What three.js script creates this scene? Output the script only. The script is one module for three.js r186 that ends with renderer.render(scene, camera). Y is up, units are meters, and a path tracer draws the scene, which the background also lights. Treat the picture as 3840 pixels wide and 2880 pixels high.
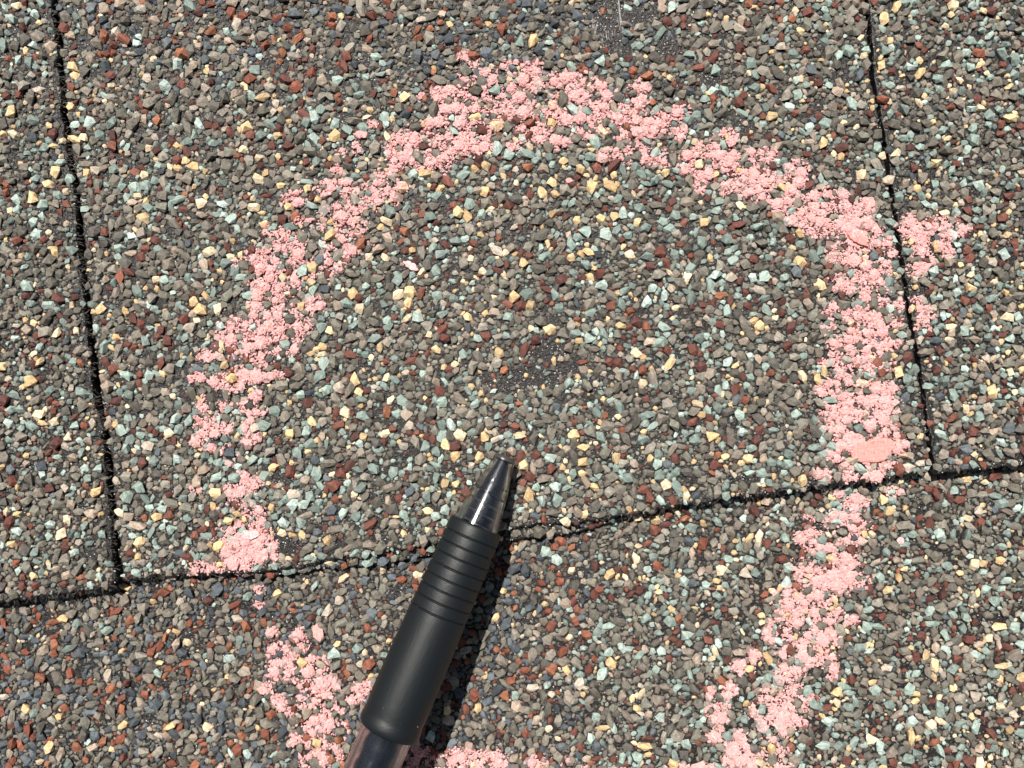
import * as THREE from 'three';
import { ConvexGeometry } from 'three/addons/geometries/ConvexGeometry.js';
import { mergeGeometries } from 'three/addons/utils/BufferGeometryUtils.js';

// ------------------------------------------------------------------ camera, sky, sun, exposure
const MM = 0.001;
const PX = 22;                                    // photograph pixels per millimetre on the middle shingle
const FOV = 52;
const EYE = (1440 / PX) / Math.tan((FOV / 2) * Math.PI / 180);   // mm above the middle shingle
const scene = new THREE.Scene();
const camera = new THREE.PerspectiveCamera(FOV, 4 / 3, 0.01, 50);
camera.position.set(0, EYE * MM, 0);
camera.up.set(0, 0, -1);
camera.lookAt(0, 0, 0);

const SUN = new THREE.Vector3(-0.22, 1, -0.55).normalize();
{ // clear sky: deep overhead, paler toward the horizon, a soft glow of air round the sun
  const w = 256, h = 128, d = new Float32Array(w * h * 4), v = new THREE.Vector3();
  for (let j = 0; j < h; j++) for (let i = 0; i < w; i++) {
    const el = ((j + 0.5) / h - 0.5) * Math.PI, az = ((i + 0.5) / w - 0.5) * Math.PI * 2;
    v.set(Math.cos(el) * Math.cos(az), Math.sin(el), Math.cos(el) * Math.sin(az));
    const up = Math.max(0, v.y), t = Math.pow(1 - up, 2.2), g = Math.pow(Math.max(0, v.dot(SUN)), 24) * 0.12, k = (j * w + i) * 4;
    d[k] = 0.062 + 0.12 * t + g; d[k + 1] = 0.076 + 0.115 * t + g * 0.97; d[k + 2] = 0.1 + 0.105 * t + g * 0.9; d[k + 3] = 1;
  }
  const t = new THREE.DataTexture(d, w, h, THREE.RGBAFormat, THREE.FloatType); t.mapping = THREE.EquirectangularReflectionMapping; t.magFilter = t.minFilter = THREE.LinearFilter; t.needsUpdate = true;
  scene.background = t; scene.environment = t;
}
const sun = new THREE.DirectionalLight(new THREE.Color(1.0, 0.95, 0.875), 4.9);
sun.position.copy(SUN).multiplyScalar(2);
sun.castShadow = true;
sun.shadow.mapSize.set(4096, 4096);
Object.assign(sun.shadow.camera, { left: -0.2, right: 0.2, top: 0.2, bottom: -0.2, near: 0.5, far: 4 });
scene.add(sun, sun.target);
const renderer = new THREE.WebGLRenderer({ antialias: true });
renderer.setSize(1024, 768);
renderer.toneMapping = THREE.LinearToneMapping;
renderer.toneMappingExposure = 1.42;
renderer.shadowMap.enabled = true;

// ------------------------------------------------------------------ helpers
let seed = 20240611;
function R() { seed |= 0; seed = seed + 0x6D2B79F5 | 0; let t = Math.imul(seed ^ seed >>> 15, 1 | seed); t = t + Math.imul(t ^ t >>> 7, 61 | t) ^ t; return ((t ^ t >>> 14) >>> 0) / 4294967296; }
const rr = (a, b) => a + (b - a) * R();
const clamp = (v, a = 0, b = 1) => Math.min(b, Math.max(a, v));
const sstep = (a, b, v) => { const t = clamp((v - a) / (b - a)); return t * t * (3 - 2 * t); };
function hash(ix, iy, s) { let h = Math.imul(ix, 374761393) ^ Math.imul(iy, 668265263) ^ Math.imul(s, 1442695041); h = Math.imul(h ^ h >>> 13, 1274126177); return ((h ^ h >>> 16) >>> 0) / 4294967296; }
function vnoise(x, y, s = 1) {
  const ix = Math.floor(x), iy = Math.floor(y), fx = x - ix, fy = y - iy, u = fx * fx * (3 - 2 * fx), v = fy * fy * (3 - 2 * fy);
  return (hash(ix, iy, s) * (1 - u) + hash(ix + 1, iy, s) * u) * (1 - v) + (hash(ix, iy + 1, s) * (1 - u) + hash(ix + 1, iy + 1, s) * u) * v;
}
const fbm = (x, y, s, o = 3) => { let a = 0, w = 0.5, t = 0; for (let k = 0; k < o; k++) { a += w * vnoise(x, y, s + k); t += w; x *= 2.03; y *= 2.03; w *= 0.5; } return a / t; };
function lerpTable(t) {                         // piecewise line through [[a, b], ...], carried on past both ends
  return a => {
    let k = 0; while (k < t.length - 2 && a > t[k + 1][0]) k++;
    const [a0, b0] = t[k], [a1, b1] = t[k + 1];
    return b0 + (b1 - b0) * (a - a0) / (a1 - a0);
  };
}
// millimetres on a surface at height y, from a measured photograph position
const at = (px, py, y = 0) => { const f = (EYE - y) / EYE; return [(px - 1920) / PX * f, (py - 1440) / PX * f]; };
const taken = {};
function numbered(n) { const k = taken[n] = (taken[n] ?? -1) + 1; return k ? `${n}_${String(k).padStart(3, '0')}` : n; }
function put(o, name, parent, userData) { o.name = numbered(name); o.castShadow = o.receiveShadow = true; if (userData) Object.assign(o.userData, userData); parent.add(o); return o; }

// ------------------------------------------------------------------ textures
function dataTex(n, f, srgb = false) {
  const d = new Uint8Array(n * n * 4);
  for (let j = 0; j < n; j++) for (let i = 0; i < n; i++) { const c = f(i / n, j / n), k = (j * n + i) * 4; d[k] = clamp(c[0]) * 255; d[k + 1] = clamp(c[1]) * 255; d[k + 2] = clamp(c[2]) * 255; d[k + 3] = 255; }
  const t = new THREE.DataTexture(d, n, n); t.wrapS = t.wrapT = THREE.RepeatWrapping; t.magFilter = THREE.LinearFilter; t.minFilter = THREE.LinearMipmapLinearFilter; t.generateMipmaps = true;
  if (srgb) t.colorSpace = THREE.SRGBColorSpace; t.needsUpdate = true; return t;
}
const mottle = dataTex(128, (u, v) => { const a = fbm(u * 9, v * 9, 11, 4), b = vnoise(u * 40, v * 40, 5); const g = 0.44 + 0.74 * a - (b > 0.82 ? 0.3 : 0) + (b < 0.1 ? 0.16 : 0); return [g, g, g]; });
const tarBump = dataTex(512, (u, v) => { const g = 0.55 * fbm(u * 60, v * 60, 21, 3) + 0.45 * vnoise(u * 170, v * 170, 3); return [g, g, g]; });
tarBump.repeat.set(50, 50);                     // 20 mm tiles
const rubGrain = dataTex(256, (u, v) => { const g = 0.5 * vnoise(u * 90, v * 90, 31) + 0.5 * vnoise(u * 30, v * 30, 32); return [g, g, g]; });
rubGrain.repeat.set(2, 4);

// ------------------------------------------------------------------ materials
const M = {
  tar: new THREE.MeshStandardMaterial({ color: new THREE.Color().setRGB(0.01, 0.008, 0.008), roughness: 0.5, bumpMap: tarBump, bumpScale: 0.00022 }),
  deck: new THREE.MeshStandardMaterial({ color: new THREE.Color().setRGB(0.1, 0.085, 0.07), roughness: 0.9, bumpMap: tarBump, bumpScale: 0.0004 }),
  grain: new THREE.MeshStandardMaterial({ color: 0xffffff, roughness: 0.78, map: mottle, bumpMap: mottle, bumpScale: 0.00009 }),
  grit: new THREE.MeshStandardMaterial({ color: 0xffffff, roughness: 0.6 }),
  chalk: new THREE.MeshStandardMaterial({ color: 0xffffff, roughness: 0.97, map: mottle }),
  strand: new THREE.MeshStandardMaterial({ color: new THREE.Color().setRGB(0.16, 0.145, 0.13), roughness: 0.4 }),
  glint: new THREE.MeshStandardMaterial({ color: new THREE.Color().setRGB(0.6, 0.58, 0.58), roughness: 0.25 }),
  rubber: new THREE.MeshPhysicalMaterial({ specularIntensity: 0.75, color: new THREE.Color().setRGB(0.006, 0.0085, 0.0105), roughness: 0.5, bumpMap: rubGrain, bumpScale: 0.00002 }),
  smoke: new THREE.MeshPhysicalMaterial({ color: 0xffffff, roughness: 0.13, transmission: 1, thickness: 0.001, ior: 1.5, attenuationColor: new THREE.Color(0.4, 0.42, 0.47), attenuationDistance: 0.0032 }),
  rim: new THREE.MeshPhysicalMaterial({ color: new THREE.Color().setRGB(0.045, 0.045, 0.043), roughness: 0.35 }),
  ink: new THREE.MeshPhysicalMaterial({ color: new THREE.Color().setRGB(0.014, 0.019, 0.03), roughness: 0.36, clearcoat: 1, clearcoatRoughness: 0.2 }),
  steel: new THREE.MeshStandardMaterial({ color: new THREE.Color().setRGB(0.45, 0.48, 0.52), roughness: 0.22, metalness: 1 }),
};
const PAL = {                                   // linear base colours of the mineral granules
  grey: [[0.24, 0.214, 0.175], [0.18, 0.164, 0.136], [0.31, 0.28, 0.235], [0.125, 0.115, 0.1], [0.215, 0.205, 0.168], [0.25, 0.212, 0.175], [0.155, 0.142, 0.116]],
  mint: [[0.37, 0.465, 0.415], [0.29, 0.37, 0.33], [0.48, 0.585, 0.535], [0.25, 0.315, 0.285], [0.21, 0.26, 0.235]],
  cream: [[0.82, 0.60, 0.34], [0.74, 0.51, 0.27], [0.86, 0.69, 0.47]],
  terra: [[0.16, 0.054, 0.04], [0.12, 0.045, 0.036], [0.21, 0.078, 0.054]],
  rust: [[0.27, 0.09, 0.052], [0.22, 0.07, 0.042], [0.33, 0.13, 0.07]],
  slate: [[0.11, 0.13, 0.15], [0.078, 0.09, 0.105], [0.15, 0.17, 0.185]],
  tan: [[0.46, 0.36, 0.28], [0.36, 0.29, 0.23], [0.52, 0.44, 0.36]],
  pink: [[0.86, 0.42, 0.40]],
};
const MIX = [                                   // [kind, share in the mint blend, share in the slate blend]
  ['grey', 0.52, 0.58], ['mint', 0.25, 0.03], ['cream', 0.082, 0.025], ['terra', 0.095, 0.03], ['rust', 0.012, 0.105], ['slate', 0.012, 0.21], ['tan', 0.06, 0.055]];
const partMats = {};
function partMat(kind, n) {
  const key = kind + n;
  if (!partMats[key]) { partMats[key] = M.grain.clone(); partMats[key].color.setRGB(...PAL[kind][n]).multiplyScalar(1.14); }
  return partMats[key];
}

// ------------------------------------------------------------------ lay-out of the shingles (mm)
const H = { A: 1.0, B: 0, C: 0.35, D: -3.0, L: -1.5 };
const EXT = { x0: -150, x1: 150, z0: -112, z1: 112 };
const toMM = (t, y) => t.map(([x, z]) => at(x, z, y));
const wob = (v, s, a = 0.5) => (fbm(v * 0.55, s * 7.7, s, 3) - 0.5) * a + (fbm(v * 2.3, s * 3.1, s + 9, 2) - 0.5) * a * 0.7;
const jointL = lerpTable(toMM([[200, 0], [225, 300], [255, 600], [278, 694], [312, 1076], [358, 1476], [388, 1620], [430, 2050], [446, 2220]], 1).map(p => [p[1], p[0]]));
const jointR = lerpTable(toMM([[3246, 0], [3264, 167], [3270, 301], [3297, 435], [3322, 600], [3350, 758], [3362, 876], [3378, 978], [3393, 1073], [3417, 1230], [3441, 1368], [3468, 1526], [3480, 1644], [3500, 1775]], 0).map(p => [p[1], p[0]]));
const lowA = lerpTable(toMM([[0, 2256], [100, 2248], [200, 2230], [300, 2219], [380, 2212], [440, 2196]], 1.5));
const lowB = lerpTable(toMM([[440, 2192], [600, 2157], [853, 2150], [1000, 2143], [1180, 2110], [1380, 2084], [1630, 2036], [1950, 1978], [2150, 1962], [2400, 1927], [2700, 1872], [2936, 1843], [3252, 1804], [3490, 1765]], 0));
const lowC = lerpTable(toMM([[3510, 1777], [3606, 1767], [3700, 1757], [3840, 1744]], 0.3));
const lowL = lerpTable(toMM([[900, 2150], [1000, 2166], [1180, 2136], [1380, 2122], [1630, 2082], [1950, 2022], [2150, 2000], [2300, 1956], [2400, 1928]], -1.3));
const edgeA = z => jointL(z) - 0.30 + wob(z, 3, 0.9), edgeBl = z => jointL(z) + 0.26 + wob(z, 4, 0.7);
const edgeBr = z => jointR(z) - 0.22 + wob(z, 5, 0.6), edgeC = z => jointR(z) + 0.26 + wob(z, 6, 0.6);
const botA = x => lowA(x) + wob(x, 7, 0.5), botB = x => lowB(x) + wob(x, 8, 1.3), botC = x => lowC(x) + wob(x, 9, 0.5), botL = x => lowL(x) + wob(x, 10, 0.6);
const cornerA = at(436, 2196, 1.5), cornerB = at(3490, 1765, 0), ledge0 = at(900, 0)[0], ledge1 = at(2400, 0)[0];
function which(x, z) {
  if (x < edgeA(z) && z < botA(x)) return 'A';
  if (x > edgeC(z) && z < botC(x)) return 'C';
  if (x > edgeBl(z) && x < edgeBr(z)) {
    if (z < botB(x)) return 'B';
    if (x > ledge0 && x < ledge1 && z < botL(x)) return 'L';
  }
  return 'D';
}
function rimDistance(id, x, z) {                // mm to the cut edge of its shingle
  if (id === 'A') return Math.min(edgeA(z) - x, botA(x) - z);
  if (id === 'B') return Math.min(x - edgeBl(z), edgeBr(z) - x, botB(x) - z);
  if (id === 'C') return Math.min(x - edgeC(z), botC(x) - z);
  if (id === 'L') return botL(x) - z;
  return 99;
}
function slab(points, top, thick) {             // a cut sheet: outline in (x, z), rounded rim
  const s = new THREE.Shape(points.map(([x, z]) => new THREE.Vector2(x * MM, -z * MM)));
  const b = 0.00022;
  const g = new THREE.ExtrudeGeometry(s, { depth: thick * MM - 2 * b, bevelEnabled: true, bevelThickness: b, bevelSize: b, bevelOffset: -b, bevelSegments: 2, curveSegments: 1 });
  g.rotateX(-Math.PI / 2); g.translate(0, (top - thick) * MM + b, 0);
  return g;
}
const run = (a, b, step, f) => { const n = Math.max(2, Math.round(Math.abs(b - a) / step)), o = []; for (let k = 0; k <= n; k++) o.push(f(a + (b - a) * k / n)); return o; };
const outA = [[EXT.x0, EXT.z0], ...run(EXT.z0, cornerA[1] - 1.2, 0.7, z => [edgeA(z), z]), ...run(cornerA[0] - 1.5, EXT.x0, 0.7, x => [x, botA(x)])];
const outB = [...run(EXT.z0, lowB(at(446, 0)[0]) - 0.6, 0.7, z => [edgeBl(z), z]), ...run(at(452, 0)[0] + 0.6, cornerB[0] - 0.9, 0.7, x => [x, botB(x)]), ...run(cornerB[1] - 0.7, EXT.z0, 0.7, z => [edgeBr(z), z])];
const outC = [...run(EXT.z0, cornerB[1] - 0.2, 0.7, z => [edgeC(z), z]), ...run(cornerB[0] + 1.1, EXT.x1, 0.7, x => [x, botC(x)]), [EXT.x1, EXT.z0]];
const outL = [...run(ledge0, ledge1, 0.7, x => [x, botL(x)]), [ledge1, lowB(ledge1) - 6], [ledge0, lowB(ledge0) - 6]];

// ------------------------------------------------------------------ the roof: a deck and four shingle tabs
const roof = new THREE.Group();
put(roof, 'shingle_roof', scene, { kind: 'structure', label: 'asphalt shingle roof covered in grey, mint, cream and rust mineral granules', category: 'roof' });
const deckG = new THREE.BoxGeometry(6, 0.02, 6); deckG.translate(0, (H.D - 5.2) * MM - 0.01, 0);
put(new THREE.Mesh(deckG, M.deck), 'roof_deck', roof);
const shingle = {};
function addShingle(id, geo, label) { shingle[id] = put(new THREE.Mesh(geo, M.tar), 'asphalt_shingle', roof, { label }); }
addShingle('A', slab(outA, H.A, 2.4), 'raised shingle tab with a black tar edge and a lifted lower corner');
addShingle('B', slab(outB, H.B, 2.8), 'shingle tab between the two cut joints, carrying most of the chalk ring');
addShingle('C', slab(outC, H.C, 3.1), 'shingle tab beyond the narrow joint, with the small chalk smear');
addShingle('D', slab([[EXT.x0, EXT.z0], [EXT.x1, EXT.z0], [EXT.x1, EXT.z1], [EXT.x0, EXT.z1]], H.D, 2.5), 'lower course of shingle, with slate and rust granules under the pen');
put(new THREE.Mesh(slab(outL, H.L, 1.4), M.tar), 'lower_layer', shingle.B);
const owner = { A: 'A', B: 'B', C: 'C', D: 'D', L: 'B' };

// ------------------------------------------------------------------ where the pink chalk lies: [x, y, half width, half height, cover] in photograph pixels
const CHALK = [[1102,750,40,22,.8],[1256,714,55,22,.85],[1305,786,60,35,.7],[1405,732,65,40,.85],[1133,831,35,10,.6],[1030,863,35,20,.7],[1088,912,50,32,.95],[1120,958,25,40,.9],[1300,926,70,35,.55],[1270,850,80,40,.45],[993,980,48,42,.8],[912,990,26,14,.9],[1192,994,70,45,.5],[1034,1075,60,45,.92],[1106,1057,28,35,.9],[957,1130,28,25,.9],[1002,1166,42,40,.95],[1180,1143,30,22,.85],[1075,1161,40,35,.55],[1093,1229,60,38,.92],[980,1233,50,22,.7],[885,1256,60,45,.95],[916,1297,45,20,.85],[975,1283,35,22,.85],[1070,1315,32,20,.9],[781,1333,35,15,.9],[980,1346,38,20,.95],[889,1333,40,15,.5],[925,1405,50,28,.98],[853,1423,55,25,.95],[745,1419,22,16,.9],[1038,1405,25,14,.85],[980,1423,25,12,.8],
[862,1432,50,25,.95],[772,1518,30,25,.9],[849,1522,22,20,.85],[957,1486,20,20,.9],[935,1527,30,20,.95],[970,1545,32,15,.85],[735,1567,30,8,.6],[812,1599,50,32,.95],[939,1599,20,25,.6],[753,1648,25,25,.85],[785,1676,20,12,.9],[943,1644,28,22,.85],[853,1690,18,22,.85],[880,1725,25,20,.5],[912,1784,30,20,.9],[935,1807,45,20,.97],[889,1847,40,25,.97],[740,1829,18,15,.9],[943,1915,45,22,.65],[849,1906,20,20,.35],[867,1992,35,15,.85],[980,1974,15,30,.9],[925,2042,80,62,1],[984,2087,40,22,.97],[907,2114,55,22,1],[794,2128,75,14,.85],[749,2105,25,8,.8],
[1746,218,22,18,.85],[1764,268,35,35,.85],[1827,326,50,48,.95],[1565,358,25,12,.85],[1660,349,40,18,.85],[1723,390,75,45,.88],[1805,430,45,25,.85],[1642,475,45,25,.75],[1741,485,45,25,.9],[1542,525,50,35,.98],[1565,584,60,28,.9],[1479,557,30,40,.85],[1669,570,40,55,.88],[1760,539,55,35,.9],[1823,512,25,50,.85],[1931,548,30,14,.8],[1357,503,15,12,.9],[1389,471,25,10,.7],[1339,557,15,20,.9],[1289,570,30,12,.55],[1262,643,20,15,.85],[1253,702,50,28,.9],[1104,747,40,20,.85],[1402,733,45,25,.95],[1452,702,55,18,.7],[1430,656,30,10,.8],[1298,783,50,35,.75],[1533,629,80,20,.5],[1927,417,55,60,.85],[1931,258,40,25,.75],[1976,286,25,40,.9],[1976,367,25,60,.85],[1981,466,25,45,.9],
[2013,281,20,35,.85],[2081,304,60,25,.75],[2149,308,50,25,.8],[2149,367,60,30,.85],[2244,331,25,18,.8],[2217,421,60,40,.9],[2226,462,30,25,.95],[2090,439,60,25,.8],[2027,494,35,40,.9],[2086,539,35,20,.9],[2054,530,25,20,.85],[2190,503,40,18,.9],[2303,385,40,35,.88],[2307,439,35,40,.88],[2398,367,30,40,.95],[2375,326,20,8,.85],[2384,435,40,30,.8],[2443,471,50,35,.88],[2533,444,50,30,.9],[2425,507,45,15,.7],[2325,507,30,18,.75],[2289,584,40,25,.75],[2393,584,40,40,.93],[2475,593,50,22,.85],[2547,494,20,25,.8],[2588,602,50,30,.93],[2655,575,50,40,.95],[2633,629,60,25,.9],[2628,670,35,20,.85],[2723,521,30,25,.9],[2750,611,50,35,.95],[2841,588,55,30,.8],[2628,706,18,18,.9],[2832,674,60,30,.85],[2768,715,60,20,.75],[2922,724,45,35,.95],[2859,751,40,20,.8],[2976,674,30,40,.95],[2972,778,35,30,.9],
[2763,616,45,25,.9],[2842,631,50,35,.8],[2779,702,70,25,.8],[2858,695,45,40,.85],[2988,663,35,45,.95],[2929,734,45,45,.95],[3039,758,45,30,.85],[3126,758,55,35,.85],[3031,821,60,30,.8],[3094,852,65,28,.92],[3204,797,45,35,.95],[3204,860,60,40,1],[3212,907,55,30,1],[3283,876,25,20,.9],[3173,939,55,28,.85],[3315,907,32,18,.85],[3346,947,22,12,.8],[3165,978,50,20,.85],[3267,978,30,20,.6],[3283,1010,45,25,.95],[3212,1049,75,28,.9],[3173,1080,45,20,.85],[3267,1088,45,40,.93],[3141,1167,45,25,.85],[3110,1222,20,14,.7],[3283,1136,40,20,.9],[3236,1183,55,25,.9],[3283,1215,60,35,.95],[3370,1144,18,18,.9],[3252,1254,70,28,.85],[3173,1285,55,30,.85],[3267,1301,75,40,.95],[3173,1333,60,22,.9],
[3409,852,40,28,.95],[3441,891,40,40,.97],[3449,947,35,35,.95],[3449,1002,45,25,.98],[3519,836,55,22,.8],[3606,868,22,22,.9],[3425,805,18,12,.85],[3535,915,25,35,.8],[3559,955,20,15,.6],[3433,1128,18,15,.85],[3464,1183,35,28,.9],[3464,1230,30,12,.5],
[3315,1313,38,40,.95],[3236,1337,55,25,.75],[3283,1368,45,25,.9],[3157,1368,35,18,.9],[3086,1356,18,15,.8],[3173,1423,45,22,.8],[3299,1463,50,25,.95],[3102,1459,35,22,.95],[3173,1486,45,15,.7],[3267,1502,70,30,.97],[3165,1541,60,30,.85],[3299,1549,50,30,.97],[3212,1581,90,30,.9],[3141,1604,45,20,.8],[3315,1596,40,20,.85],[3188,1652,70,40,1],[3299,1675,75,50,1],[3149,1699,40,25,.95],[3236,1738,60,22,.95],[3346,1746,30,12,.95],[3086,1778,28,20,.95],[3173,1786,30,15,.85],[3260,1778,45,18,.95],[3173,1857,35,22,.9],[3204,1888,35,22,.9],[3346,1841,25,15,.6],[3173,1951,45,22,.95],[3212,1975,35,16,.9],[3031,1943,18,10,.8],
[3154,1955,45,30,.9],[3186,1916,30,18,.8],[3233,1955,22,18,.7],[3186,2018,40,20,.8],[3036,2018,45,25,.9],[3067,2050,40,20,.9],[3170,2065,45,25,.95],[3162,2113,45,28,.95],[3012,2136,35,35,.85],[3130,2168,75,45,.97],[3052,2207,45,30,.95],[2957,2215,22,15,.85],[2981,2270,55,30,.95],[2910,2223,12,12,.8],[3083,2239,35,15,.95],[3099,2302,50,32,.88],[3178,2325,25,15,.8],[2965,2325,45,22,.9],[2910,2373,40,32,.93],[3060,2396,50,32,.95],[3130,2373,30,12,.85],[2981,2444,50,25,.95],[3052,2475,55,30,.95],[3115,2522,18,25,.9],[2831,2459,25,15,.9],[2784,2499,35,20,.85],[2957,2522,40,30,.93],[2736,2586,22,22,.85],[2665,2601,12,20,.7],[2989,2586,40,20,.9],[2886,2609,40,25,.93],[3004,2625,45,20,.95],
[2969,2634,45,30,.95],[2889,2671,60,40,.95],[2962,2707,45,25,.95],[2944,2736,25,25,.9],[2701,2674,35,30,.92],[2690,2757,35,25,.85],[2752,2786,40,35,.9],[2802,2844,60,35,.95],[2918,2812,30,22,.95],[2882,2772,20,15,.9],[2918,2866,35,15,.9],[2831,2873,40,20,.95],[2618,2873,25,10,.8],[2665,2873,20,10,.6],[2790,2920,80,40,.9],
[976,2209,15,12,.7],[936,2232,25,10,.35],[976,2264,12,12,.85],[1023,2366,18,15,.9],[1129,2382,22,25,.75],[1047,2437,35,25,.85],[1070,2492,50,40,.9],[1141,2421,18,15,.8],[1165,2492,55,28,.92],[1039,2524,40,15,.8],[1212,2571,45,30,.95],[1133,2563,30,20,.8],[1007,2571,18,18,.85],[1047,2626,25,25,.8],[1078,2666,30,15,.75],[1157,2634,40,25,.85],[1244,2658,40,22,.93],[1330,2603,50,30,.85],[1378,2571,15,25,.6],[1204,2713,55,35,.92],[1283,2729,25,20,.7],[1110,2768,22,18,.85],[1149,2784,30,18,.9],[1204,2784,45,25,.9],[1252,2760,30,20,.8],[1189,2839,40,25,.85],[1173,2867,30,15,.9],[1275,2839,15,25,.7],[1567,2839,40,35,.9],[1614,2855,25,25,.85],[1685,2855,30,25,.9],[1760,2838,60,28,.85],[1850,2842,50,24,.85],[2010,2852,30,18,.7],[2100,2848,25,12,.7],[1420,2850,50,30,.8],[1330,2870,60,25,.8],[1700,2920,180,45,.85],[1250,2920,120,40,.85],[2250,2920,200,30,.7],[2550,2915,120,35,.8]];
const bins = new Map(), BIN = 60;
CHALK.forEach(b => { for (let i = Math.floor((b[0] - b[2] * 1.95) / BIN); i <= Math.floor((b[0] + b[2] * 1.95) / BIN); i++) for (let j = Math.floor((b[1] - b[3] * 1.95) / BIN); j <= Math.floor((b[1] + b[3] * 1.95) / BIN); j++) { const k = i * 1000 + j; if (!bins.has(k)) bins.set(k, []); bins.get(k).push(b); } });
function chalkAt(x, z, y) {                     // 0 none .. 1 thick
  const f = EYE / (EYE - y), px = x * f * PX + 1920, py = z * f * PX + 1440, l = bins.get(Math.floor(px / BIN) * 1000 + Math.floor(py / BIN));
  if (!l) return 0;
  let v = 0;
  for (const [cx, cy, rx, ry, d] of l) { const u = Math.hypot((px - cx) / rx, (py - cy) / ry); v = Math.max(v, d * (1 - sstep(0.6, 1.9, u))); }
  return v;
}
const BARE = [[2285,65,72,85],[2310,170,75,45],[2400,60,60,40],[2486,150,50,40],[2520,195,40,30],[2669,295,52,30],[2768,475,25,40],[2113,560,30,18],[1290,340,22,32],[1290,440,35,25],[1407,304,30,18],[1370,222,25,20],[2060,1330,75,55],[1900,1425,105,48],[2020,1400,95,58],[2150,1370,50,30],[1817,1183,45,12],[2360,1130,20,15],[2070,1198,35,25],[1061,1793,50,25],[1066,2046,72,34],[1278,2042,30,16],[894,1481,18,18],[654,2105,34,20],[2787,1800,60,25],[1444,1767,25,25],[1630,1889,26,24],[1336,1970,25,18],[1094,2335,30,25],[936,2280,40,25],[1496,2209,35,20],[250,555,24,20],[370,565,30,16],[300,1900,25,14],[330,2080,40,22],[3440,1100,28,24],[3400,760,16,30],[3488,1640,14,50],[2180,2150,30,25],[1990,2330,40,20],[560,2700,30,26],[620,2560,26,20],[700,2380,26,20],[2860,2600,18,14]];
function bareAt(x, z, y) {
  const f = EYE / (EYE - y), px = x * f * PX + 1920, py = z * f * PX + 1440; let v = 0;
  for (const [cx, cy, rx, ry] of BARE) { if (Math.abs(px - cx) > rx * 1.3 || Math.abs(py - cy) > ry * 1.3) continue; v = Math.max(v, 1 - sstep(0.8, 1.3, Math.hypot((px - cx) / rx, (py - cy) / ry))); }
  return v;
}
function slateShare(id, x, z) {                 // how far the colour blend leans to slate and rust
  const px = x * PX + 1920, py = z * PX + 1440, n = (fbm(x * 0.08, z * 0.08, 77, 2) - 0.5);
  if (id === 'D') return 0.97 * (1 - sstep(2040, 2300, px + n * 300));
  if (id === 'L') return 0.6 * (1 - sstep(1700, 2300, px));
  if (id === 'B') return 0.8 * (1 - sstep(120, 470, py + n * 260)) * (1 - sstep(2300, 2900, px));
  return 0.08;
}

// ------------------------------------------------------------------ granules: positions
const CELL = 1.2, GW = Math.ceil((EXT.x1 - EXT.x0) / CELL), GH = Math.ceil((EXT.z1 - EXT.z0) / CELL);
const grid = Array.from({ length: GW * GH }, () => null);
const grains = [];
function tryGrain(x, z, r, pack) {
  const gx = Math.floor((x - EXT.x0) / CELL), gz = Math.floor((z - EXT.z0) / CELL), n = Math.ceil((r + 1.25) / CELL);
  for (let j = Math.max(0, gz - n); j <= Math.min(GH - 1, gz + n); j++) for (let i = Math.max(0, gx - n); i <= Math.min(GW - 1, gx + n); i++) {
    const c = grid[j * GW + i]; if (!c) continue;
    for (const g of c) { const m = (r + g.r) * pack, dx = x - g.x, dz = z - g.z; if (dx * dx + dz * dz < m * m) return null; }
  }
  const id = which(x, z), y = H[id], rim = rimDistance(id, x, z);
  if (rim < r * 0.1) return null;
  const strip = { A: 1.2, B: 0.6, C: 1.0, L: 0.3, D: 0 }[id];
  if (rim < strip * rr(0.5, 1.5) && R() < 0.74) return null;
  if (id === 'D' && z < Math.min(botB(x), 99) - 3 && x > edgeBl(z) + 3 && x < edgeBr(z) - 3) return null;
  if (id === 'D' && ((x < edgeA(z) && z < botA(x) - 3))) return null;
  const b = bareAt(x, z, y);
  if (b > 0 && R() < b * (r > 0.3 ? 0.97 : 0.9)) return null;
  if (fbm(x * 0.42, z * 0.42, 55, 2) > 0.69 && R() < 0.85) return null;
  const g = { x, z, r, id, y }; const k = gz * GW + gx; (grid[k] ??= []).push(g); grains.push(g); return g;
}
const inFrame = (x, z, m = 0) => Math.abs(x) < 1920 / PX + m && Math.abs(z) < 1440 / PX + m;
const AREA = (EXT.x1 - EXT.x0) * (EXT.z1 - EXT.z0);
for (const [per, r0, r1, pack] of [[0.22, 0.82, 1.16, 0.77], [0.8, 0.6, 0.84, 0.76], [3.2, 0.4, 0.6, 0.76], [6.5, 0.25, 0.4, 0.79]])
  for (let k = 0, n = per * AREA; k < n; k++) tryGrain(rr(EXT.x0 + 2, EXT.x1 - 2), rr(EXT.z0 + 2, EXT.z1 - 2), rr(r0, r1) , pack);
const nCoarse = grains.length;
for (let k = 0, n = 6 * 188 * 144; k < n; k++) tryGrain(rr(-94, 94), rr(-72, 72), rr(0.13, 0.27), 0.78);
console.log('granules', nCoarse, grains.length);

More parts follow.
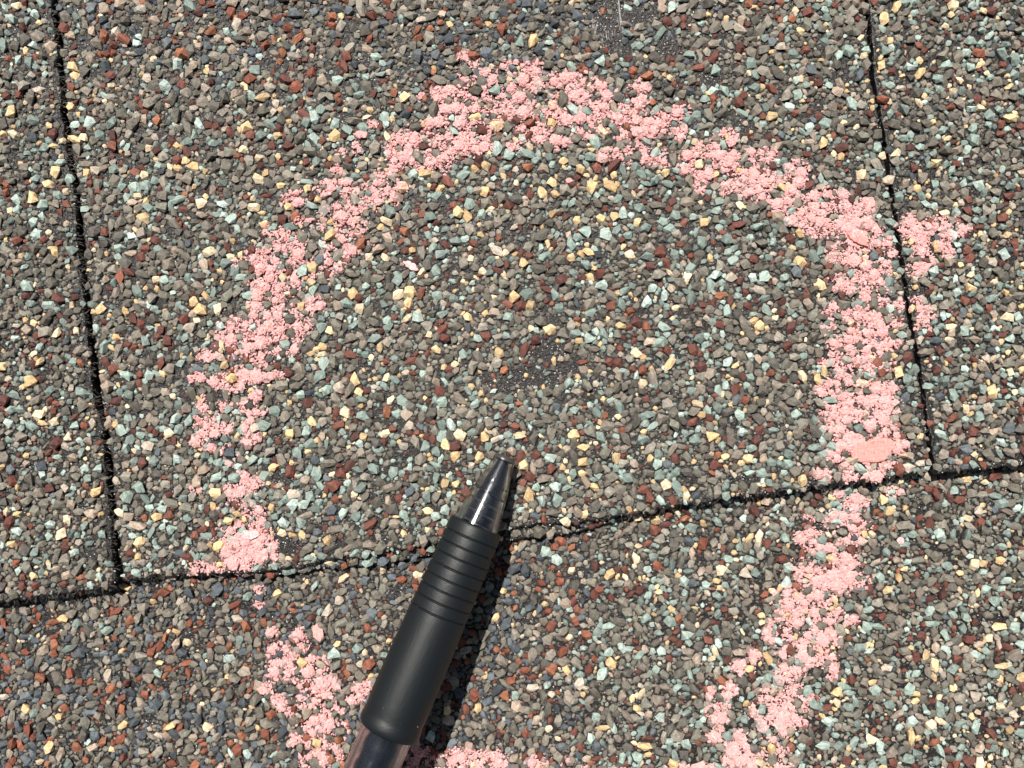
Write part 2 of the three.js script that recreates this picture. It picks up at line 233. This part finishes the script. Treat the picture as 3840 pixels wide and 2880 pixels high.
// look of each granule
for (const g of grains) {
  const s = slateShare(g.id, g.x, g.z); let u = R(); g.kind = 'grey'; const patch = 0.55 + 0.9 * fbm(g.x * 0.11, g.z * 0.11, 66, 2);
  for (const [k, a, b] of [...MIX.slice(1), MIX[0]]) { const w = (a * (1 - s) + b * s) * (k === 'mint' || k === 'cream' ? patch : 1); if ((u -= w) < 0) { g.kind = k; break; } }
  if (g.r < 0.28 && R() < 0.65) g.kind = 'grey';
  g.tone = Math.floor(R() * PAL[g.kind].length);
  g.asp = 1 + 0.75 * R() * R(); g.flat = rr(0.5, 0.85); g.yaw = rr(0, Math.PI * 2);
  g.h = g.y + g.r * rr(0.02, 0.36);
  g.dust = chalkAt(g.x, g.z, g.y);
  g.clean = g.dust > 0.05 && R() < (g.r > 0.5 ? 0.3 : 0.16);
}
// upper surface of the granule bed inside the frame, for the chalk to lie on
const RES = 0.14, HW = Math.ceil(190 / RES), HH = Math.ceil(146 / RES), bed = new Float32Array(HW * HH).fill(-99), cleanAt = new Uint8Array(HW * HH);
for (const g of grains) {
  if (!inFrame(g.x, g.z, 5)) continue;
  const i0 = Math.floor((g.x - g.r + 95) / RES), i1 = Math.ceil((g.x + g.r + 95) / RES), j0 = Math.floor((g.z - g.r + 73) / RES), j1 = Math.ceil((g.z + g.r + 73) / RES);
  for (let j = Math.max(0, j0); j <= Math.min(HH - 1, j1); j++) for (let i = Math.max(0, i0); i <= Math.min(HW - 1, i1); i++) {
    const dx = (i * RES - 95 - g.x) / g.r, dz = (j * RES - 73 - g.z) / g.r, q = 1 - dx * dx - dz * dz; if (q <= 0) continue;
    const h = g.h + g.r * g.flat * 0.92 * Math.sqrt(q), k = j * HW + i;
    if (h > bed[k]) { bed[k] = h; cleanAt[k] = g.clean ? 1 : 0; }
  }
}
const bedAt = (x, z) => { const i = Math.round((x + 95) / RES), j = Math.round((z + 73) / RES); return i < 0 || j < 0 || i >= HW || j >= HH ? -1 : j * HW + i; };

// ------------------------------------------------------------------ granules: shapes
function hull(n, lo, hi, sy = 1, sz = 1) {
  const p = [];
  for (let k = 0; k < n; k++) { const y = 1 - 2 * (k + 0.5) / n, a = k * 2.39996 + rr(-0.35, 0.35), q = Math.sqrt(1 - y * y), r = rr(lo, hi); p.push(new THREE.Vector3(Math.cos(a) * q * r, y * r * sy, Math.sin(a) * q * r * sz)); }
  const g = new ConvexGeometry(p), a = g.attributes.position, uv = new Float32Array(a.count * 2);
  for (let k = 0; k < a.count; k++) { uv[2 * k] = a.getX(k) * 0.45 + a.getY(k) * 0.3; uv[2 * k + 1] = a.getZ(k) * 0.45 + a.getY(k) * 0.2; }
  g.setAttribute('uv', new THREE.BufferAttribute(uv, 2)); return g;
}
const partShapes = Array.from({ length: 24 }, (_, k) => hull(8 + k % 6, 0.8, 1.22, rr(0.55, 0.9), rr(0.62, 0.98)));
const bedShapes = { A: hull(11, 0.76, 1.24), B: hull(12, 0.76, 1.24), C: hull(11, 0.76, 1.24), D: hull(12, 0.76, 1.24) };
const gritShape = hull(9, 0.8, 1.2), crumbShape = hull(13, 0.7, 1.25);
const tmpM = new THREE.Matrix4(), tmpQ = new THREE.Quaternion(), tmpE = new THREE.Euler(), tmpC = new THREE.Color(), one = new THREE.Vector3(1, 1, 1);
const turnAny = () => { const u = R(), v = R() * 6.2832, w = R() * 6.2832, a = Math.sqrt(1 - u), b = Math.sqrt(u); return tmpQ.set(a * Math.sin(v), a * Math.cos(v), b * Math.sin(w), b * Math.cos(w)); };
const M2 = new THREE.Matrix4(), M3 = new THREE.Matrix4();
function bedMatrix(g) {                          // any turn, pressed flat, then turned about the vertical
  tmpM.makeRotationFromQuaternion(turnAny());
  M2.makeScale(g.r * g.asp * MM, g.r * g.flat * MM, g.r / Math.sqrt(g.asp) * MM);
  M3.makeRotationY(g.yaw);
  tmpM.premultiply(M2).premultiply(M3); tmpM.setPosition(g.x * MM, g.h * MM, g.z * MM); return tmpM;
}
function grainColor(g) {
  const c = PAL[g.kind][g.tone], v = rr(0.66, 1.22) * 1.12, p = g.dust > 0.08 && !g.clean ? Math.min(0.8, g.dust * rr(0, 1)) : 0;
  return tmpC.setRGB(c[0] * v * (1 - p) + 0.8 * p, c[1] * v * (1 - p) + 0.43 * p, c[2] * v * (1 - p) + 0.40 * p);
}
for (const id of ['A', 'B', 'C', 'D']) {
  const mine = grains.slice(0, nCoarse).filter(g => owner[g.id] === id), near = new Set(mine.filter(g => inFrame(g.x, g.z, -0.5) && (g.dust < 0.08 || g.clean)).sort((a, b) => b.r - a.r).slice(0, 300));
  for (const g of near) {
    const m = new THREE.Mesh(partShapes[Math.floor(R() * partShapes.length)], partMat(g.kind, g.tone));
    tmpE.set(rr(-0.3, 0.3), g.yaw, rr(-0.3, 0.3)); m.quaternion.setFromEuler(tmpE);
    const s = g.r * 1.1 * MM; m.scale.set(s * rr(0.95, 1.2), s, s * rr(0.9, 1.05)); m.position.set(g.x * MM, g.h * MM, g.z * MM);
    put(m, 'granule', shingle[id]);
  }
  const rest = mine.filter(g => !near.has(g)), im = new THREE.InstancedMesh(bedShapes[id], M.grain, rest.length);
  rest.forEach((g, k) => { im.setMatrixAt(k, bedMatrix(g)); im.setColorAt(k, grainColor(g)); });
  put(im, 'granule_bed', shingle[id], { kind: 'stuff' });
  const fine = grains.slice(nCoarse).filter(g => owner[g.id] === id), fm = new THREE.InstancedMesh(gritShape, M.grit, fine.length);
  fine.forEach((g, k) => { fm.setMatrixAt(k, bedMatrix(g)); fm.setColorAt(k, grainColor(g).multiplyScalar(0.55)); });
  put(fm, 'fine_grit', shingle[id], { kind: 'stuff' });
}
// glinting mineral dust stuck in the bare tar
const specks = { A: [], B: [], C: [], D: [] };
for (let k = 0; k < 150000; k++) {
  const x = rr(-92, 92), z = rr(-70, 70), id = which(x, z), q = bedAt(x, z); if (q < 0 || bed[q] > H[id] + 0.05) continue;
  const b = Math.max(bareAt(x, z, H[id]), rimDistance(id, x, z) < 1.3 ? 0.7 : 0.12); if (R() > b * 0.8) continue;
  specks[owner[id]].push({ x, z, r: rr(0.04, 0.12), asp: rr(1, 1.6), flat: rr(0.5, 1), yaw: rr(0, 6.28), h: H[id] + 0.03 });
}
for (const id of ['A', 'B', 'C', 'D']) {
  const im = new THREE.InstancedMesh(gritShape, M.grit, specks[id].length);
  specks[id].forEach((g, k) => { im.setMatrixAt(k, bedMatrix(g)); const v = R() < 0.3 ? rr(0.45, 0.88) : rr(0.02, 0.12); im.setColorAt(k, tmpC.setRGB(v, v * 0.95, v * 0.93)); });
  put(im, 'mineral_dust', shingle[id], { kind: 'stuff' });
}
// frayed glass-fibre strands along the cut edges
function strands(list, parent, mat = M.strand) {
  const gs = list.map(([x, y, z, dx, dz, len]) => {
    const p = [0, 0.5, 1].map(t => new THREE.Vector3((x + dx * len * t + rr(-0.15, 0.15)) * MM, (y + rr(-0.1, 0.25) - t * 0.25) * MM, (z + dz * len * t + rr(-0.15, 0.15)) * MM));
    return new THREE.TubeGeometry(new THREE.CatmullRomCurve3(p), 3, rr(0.018, 0.04) * MM, 3);
  });
  put(new THREE.Mesh(mergeGeometries(gs), mat), 'glass_fibre_fringe', shingle[parent], { kind: 'stuff' });
}
{
  const a = [], b = [], c = [], g = [];
  for (let k = 0; k < 420; k++) { const z = rr(-66, cornerA[1] - 2), t = rr(-0.9, 0.9); a.push([edgeA(z) - rr(0, 0.7), H.A - rr(0, 0.7), z, Math.cos(t), Math.sin(t), rr(0.4, 1.3)]); }
  for (let k = 0; k < 200; k++) { const x = rr(-88, cornerA[0] - 1), t = rr(0.4, 2.7); a.push([x, H.A - rr(0, 0.8), botA(x) - rr(0, 0.8), Math.cos(t), Math.sin(t), rr(0.5, 1.6)]); }
  for (let k = 0; k < 700; k++) { const x = rr(cornerA[0] + 1, cornerB[0] - 1), t = rr(-0.4, 3.5); b.push([x, H.B - rr(0, 1.2), botB(x) - rr(-0.1, 0.8), Math.cos(t), Math.sin(t), rr(0.4, 1.7)]); }
  for (let k = 0; k < 260; k++) { const z = rr(-66, cornerB[1] - 1), t = rr(1.2, 5); c.push([edgeC(z) + rr(0, 0.9), H.C - rr(0, 0.5), z, Math.cos(t) * 0.5, Math.sin(t), rr(0.4, 1.2)]); }
  for (const [px, py, len] of [[2222, 70, 3.4], [2228, 85, 2.8], [2234, 100, 2.2], [2318, 5, 5], [2322, 70, 2.6], [2330, 90, 2.2], [2262, 128, 1.2], [2276, 122, 1.6], [2290, 130, 1], [2300, 118, 1.4]]) for (let k = 0; k < 5; k++) { const [x, z] = at(px + rr(-6, 6), py + rr(-8, 8)); g.push([x, H.B + 0.14, z, 0.12, 0.99, len * rr(0.6, 1)]); }
  strands(g, 'B', M.glint);
  strands(a, 'A'); strands(b, 'B'); strands(c, 'C');
}

// ------------------------------------------------------------------ pink chalk
const crumbs = { ring: [], smear: [] };
for (let k = 0; k < 1500000; k++) {
  const x = rr(-90, 90), z = rr(-68.5, 68.5), id = which(x, z), c = chalkAt(x, z, H[id]); if (c <= 0.02) continue;
  const n = vnoise(x * 0.7, z * 0.7, 91) * 0.33 + vnoise(x * 1.9, z * 1.9, 95) * 0.35 + vnoise(x * 4.3, z * 4.3, 97) * 0.32;
  const v = c * 1.2 - 0.33 + (n - 0.5) * 1.9; if (R() > 0.06 * c * (c > 0.03) && (v < rr(-0.02, 0.2) || R() > 0.35 + v)) continue;
  const q = bedAt(x, z); if (q < 0) continue;
  if (cleanAt[q] && c < 0.97) continue;
  const top = Math.max(bed[q], H[id]), fill = H[id] + 0.42 * clamp(c * 1.1) - rr(0, 0.25);
  if (top < H[id] + 0.42 && R() > (c > 0.96 ? 0.85 : 0.28)) continue;
  crumbs[id === 'C' ? 'smear' : 'ring'].push({ x, z, r: (v > 0.1 ? rr(0.07, 0.23) : rr(0.04, 0.13)) * (R() < 0.08 ? 1.7 : 1), asp: rr(1, 1.8), flat: rr(0.35, 0.7), yaw: rr(0, 6.28), h: Math.max(top - 0.03, fill), c });
}
console.log('crumbs', crumbs.ring.length, crumbs.smear.length);
function chalkMark(list, name, label) {
  const g = new THREE.Group(); put(g, name, scene, { label, category: 'chalk mark' });
  const im = new THREE.InstancedMesh(crumbShape, M.chalk, list.length);
  list.forEach((p, k) => { im.setMatrixAt(k, bedMatrix(p)); const d = rr(0, 1) ** 2, v = rr(0.9, 1.14) * 1.1; im.setColorAt(k, tmpC.setRGB(0.82 * v, (0.475 - 0.11 * d) * v, (0.465 - 0.11 * d) * v)); });
  put(im, 'chalk_crumbs', g, { kind: 'stuff' });
}
chalkMark(crumbs.ring, 'chalk_ring', 'large crumbly pink chalk ring drawn across the shingles around the pen tip');
chalkMark(crumbs.smear, 'chalk_smear', 'short pink chalk smear across the narrow joint, outside the ring');

// chips broken off the chalk stick: x, y, half length, half width, turn, tone, label
const chipMats = [[0.88, 0.33, 0.30], [0.88, 0.40, 0.38], [0.88, 0.52, 0.52]].map(c => { const m = M.chalk.clone(); m.color.setRGB(...c).multiplyScalar(1.14); return m; });
const CHIPS = [
  [3279, 1691, 74, 44, 0.12, 0, 'large flat salmon chalk chip pressed on the thick end of the ring'],
  [3261, 754, 27, 19, -0.3, 1, 'small rounded salmon chalk chip lying beside the narrow joint'],
  [3220, 897, 46, 19, -0.45, 0, 'long ridged deep salmon chalk chip where the ring bends downward'],
  [1537, 994, 31, 15, -0.5, 2, 'pale pink chalk chip alone on bare granules inside the ring'],
  [1190, 2374, 20, 30, 0.2, 1, 'upright wedge of chalk at the top of the patch beside the pen grip'],
  [984, 2587, 20, 17, 0.1, 1, 'round pink chalk chip at the outer edge of the patch beside the pen'],
  [3383, 2030, 13, 14, 0.4, 2, 'tiny pale pink chip on granules outside the ring below the shingle edge'],
  [877, 1200, 12, 11, 0.2, 2, 'tiny pale chip beside the outer side of the ring above a cream granule'],
  [935, 2006, 34, 17, 0.15, 2, 'pale chalk lump on top of the dense ring end near the raised tab'],
  [1202, 2834, 17, 14, 0, 1, 'small chalk chip low in the patch beside the clear pen barrel'],
  [1357, 503, 18, 13, 0.3, 1, 'little pink chip outside the upper bend of the ring'],
  [2136, 674, 12, 10, 0.2, 1, 'tiny salmon chip just inside the top of the ring'],
];
for (const [px, py, a, b, turn, tone, label] of CHIPS) {
  const guess = at(px, py), id = which(...guess), [x, z] = at(px, py, H[id] + 0.8);
  const sh = [], n = 44, s1 = R() * 90;
  for (let k = 0; k < n; k++) { const t = k / n * Math.PI * 2, w = 1 + (vnoise(Math.cos(t) * 1.6 + s1, Math.sin(t) * 1.6 + s1, 8) - 0.5) * 0.55 + (vnoise(Math.cos(t) * 5 + s1, Math.sin(t) * 5 + s1, 9) - 0.5) * 0.22; sh.push(new THREE.Vector2(Math.cos(t) * a / PX * w * MM, Math.sin(t) * b / PX * w * MM)); }
  const thick = Math.min(a, b) / PX * 0.3 * MM, bev = thick * 0.42;
  const g = new THREE.ExtrudeGeometry(new THREE.Shape(sh), { depth: thick * 0.6, bevelEnabled: true, bevelThickness: bev, bevelSize: bev * 1.3, bevelOffset: -bev * 1.3, bevelSegments: 3 });
  const u = g.attributes.uv; for (let k = 0; k < u.count; k++) u.setXY(k, u.getX(k) * 600, u.getY(k) * 600);
  g.rotateX(-Math.PI / 2);
  const pa = g.attributes.position; for (let k = 0; k < pa.count; k++) pa.setY(k, pa.getY(k) + (fbm(pa.getX(k) * 900 + 50, pa.getZ(k) * 900 + 50, 15, 2) - 0.5) * 0.3 * MM);
  g.computeVertexNormals();
  let top = -99; for (let i = -2; i <= 2; i++) for (let j = -2; j <= 2; j++) { const q = bedAt(x + i * a / PX * 0.35, z + j * b / PX * 0.35); if (q >= 0) top = Math.max(top, bed[q]); }
  const m = new THREE.Mesh(g, chipMats[tone]); m.position.set(x * MM, (top - 0.3) * MM, z * MM); m.rotation.set(rr(-0.08, 0.08), turn, rr(-0.08, 0.08));
  put(m, 'chalk_chip', scene, { label, category: 'chalk chip', group: 'chips broken off the chalk' });
}

// ------------------------------------------------------------------ the pen
const pen = new THREE.Group();
put(pen, 'ballpoint_pen', scene, { label: 'black ballpoint pen with ribbed rubber grip and clear smoky barrel lying on the shingles', category: 'pen' });
const lathe = (pts, seg = 72) => new THREE.LatheGeometry(pts.map(([r, y]) => new THREE.Vector2(r * MM, y * MM)), seg);
// clear nose: outer skin up to the grip, then back down the bore
put(new THREE.Mesh(lathe([[1.05, 0.1], [1.3, 0], [1.62, 0.06], [1.8, 0.3], [1.88, 0.6], [2.55, 4.5], [2.6, 4.55], [2.66, 4.7], [2.62, 4.85], [2.68, 5.0], [2.78, 5.15], [2.76, 5.35], [2.84, 5.5], [3.98, 13.4], [3.98, 15.5], [3.1, 15.5], [3.1, 13.4], [2.0, 5.2], [1.2, 1.2], [1.05, 0.1]]), M.smoke), 'clear_nose', pen);
put(new THREE.Mesh(lathe([[1.02, 0.3], [1.06, -0.02], [1.35, -0.1], [1.68, -0.03], [1.9, 0.28], [1.97, 0.75], [1.9, 0.78], [1.02, 0.3]], 48), M.rim), 'nose_rim', pen);
put(new THREE.Mesh(lathe([[0, 0.35], [0.8, 0.4], [0.98, 0.8], [1.1, 1.4], [1.78, 5.0], [1.72, 5.3], [1.75, 5.7], [2.1, 8], [2.5, 11], [2.55, 15.4], [0, 15.4]], 48), M.ink), 'refill_point', pen);
{
  const pts = []; for (let k = 0; k <= 200; k++) { const t = k / 200, a = t * Math.PI * 2 * 4.2, y = 5.6 + t * 8, r = 2.0 + 0.72 * t; pts.push(new THREE.Vector3(Math.cos(a) * r * MM, y * MM, Math.sin(a) * r * MM)); }
  put(new THREE.Mesh(new THREE.TubeGeometry(new THREE.CatmullRomCurve3(pts), 260, 0.24 * MM, 8), M.steel), 'spring', pen);
}
// rubber grip
{
  const p = [[3.96, 13.0], [4.2, 12.95], [4.42, 13.1], [4.56, 13.4], [4.64, 13.9], [4.66, 14.6]];
  for (let k = 0; k < 8; k++) { const y = 15.4 + k * 1.96, r = 4.68 + k * 0.028; p.push([r, y - 0.26], [r - 0.03, y - 0.16], [r - 0.24, y - 0.05], [r - 0.24, y + 0.05], [r - 0.03, y + 0.16], [r + 0.012, y + 0.26]); }
  p.push([4.93, 31], [5.02, 36], [5.09, 41], [5.11, 45], [5.06, 46.6], [5.0, 47.4], [5.06, 47.9], [5.16, 48.4], [5.17, 49.1], [5.02, 49.7], [4.7, 50.0], [4.36, 50.02]);
  const g = lathe(p, 96); put(new THREE.Mesh(g, M.rubber), 'rubber_grip', pen);
}
{ // dust and lint caught on the rubber
  const list = []; for (let k = 0; k < 150; k++) { const y = rr(14, 49), t = rr(0, 6.283), r = 4.66 + (y - 14) * 0.0125; list.push({ x: Math.cos(t) * r, h: y, z: Math.sin(t) * r, r: rr(0.02, 0.07), asp: rr(1, 2.2), flat: rr(0.5, 1), yaw: rr(0, 6.28) }); }
  const im = new THREE.InstancedMesh(gritShape, M.grit, list.length); list.forEach((p, k) => { im.setMatrixAt(k, bedMatrix(p)); const v = rr(0.08, 0.4); im.setColorAt(k, tmpC.setRGB(v, v * (R() < 0.3 ? 0.6 : 0.95), v * (R() < 0.3 ? 0.6 : 0.92))); });
  put(im, 'dust', pen, { kind: 'stuff' });
}
put(new THREE.Mesh(lathe([[4.3, 16], [4.3, 112], [4.5, 113], [4.5, 116], [3.6, 116], [3.45, 112], [3.45, 16], [4.3, 16]]), M.smoke), 'clear_barrel', pen);
put(new THREE.Mesh(lathe([[0, 15.6], [2.6, 15.6], [2.75, 16], [2.75, 51.5], [2.95, 52], [2.95, 53.2], [2.75, 53.5], [2.75, 55.6], [2.95, 55.9], [2.95, 57], [2.75, 57.3], [2.75, 110], [0, 110]], 48), M.ink), 'ink_refill', pen);
put(new THREE.Mesh(lathe([[0, 116.1], [4.6, 116.1], [4.75, 116.6], [4.75, 133], [4.2, 134], [2.4, 134.2], [2.4, 139.6], [2.1, 140.2], [0, 140.3]], 48), M.rubber), 'push_button_cap', pen);
{
  const s = new THREE.Shape(); s.moveTo(4.6 * MM, 132 * MM); s.lineTo(7.6 * MM, 131.5 * MM); s.lineTo(7.2 * MM, 95 * MM); s.lineTo(5.0 * MM, 93 * MM); s.lineTo(4.7 * MM, 94.5 * MM); s.lineTo(6.2 * MM, 97 * MM); s.lineTo(6.5 * MM, 127 * MM); s.lineTo(4.6 * MM, 128 * MM);
  const g = new THREE.ExtrudeGeometry(s, { depth: 3.4 * MM, bevelEnabled: true, bevelThickness: 0.3 * MM, bevelSize: 0.25 * MM, bevelSegments: 2 }); g.translate(0, 0, -1.7 * MM);
  const c = put(new THREE.Mesh(g, M.rubber), 'pocket_clip', pen); c.rotation.y = -0.9;
}
{ // nose rests on the middle shingle, rear held up over the lower course
  const hTip = 3.3, hEnd = 10.6, tip = at(1896, 1713, hTip), end = at(1455, 2740, hEnd);
  const a = new THREE.Vector3(tip[0], hTip, tip[1]), d = new THREE.Vector3(end[0], hEnd, end[1]).sub(a); console.log('pen length tip to grip end', d.length());
  pen.position.copy(a).multiplyScalar(MM);
  pen.quaternion.setFromUnitVectors(new THREE.Vector3(0, 1, 0), d.clone().normalize());
  pen.scale.set(0.97, d.length() / 50, 0.97);
}
renderer.render(scene, camera);
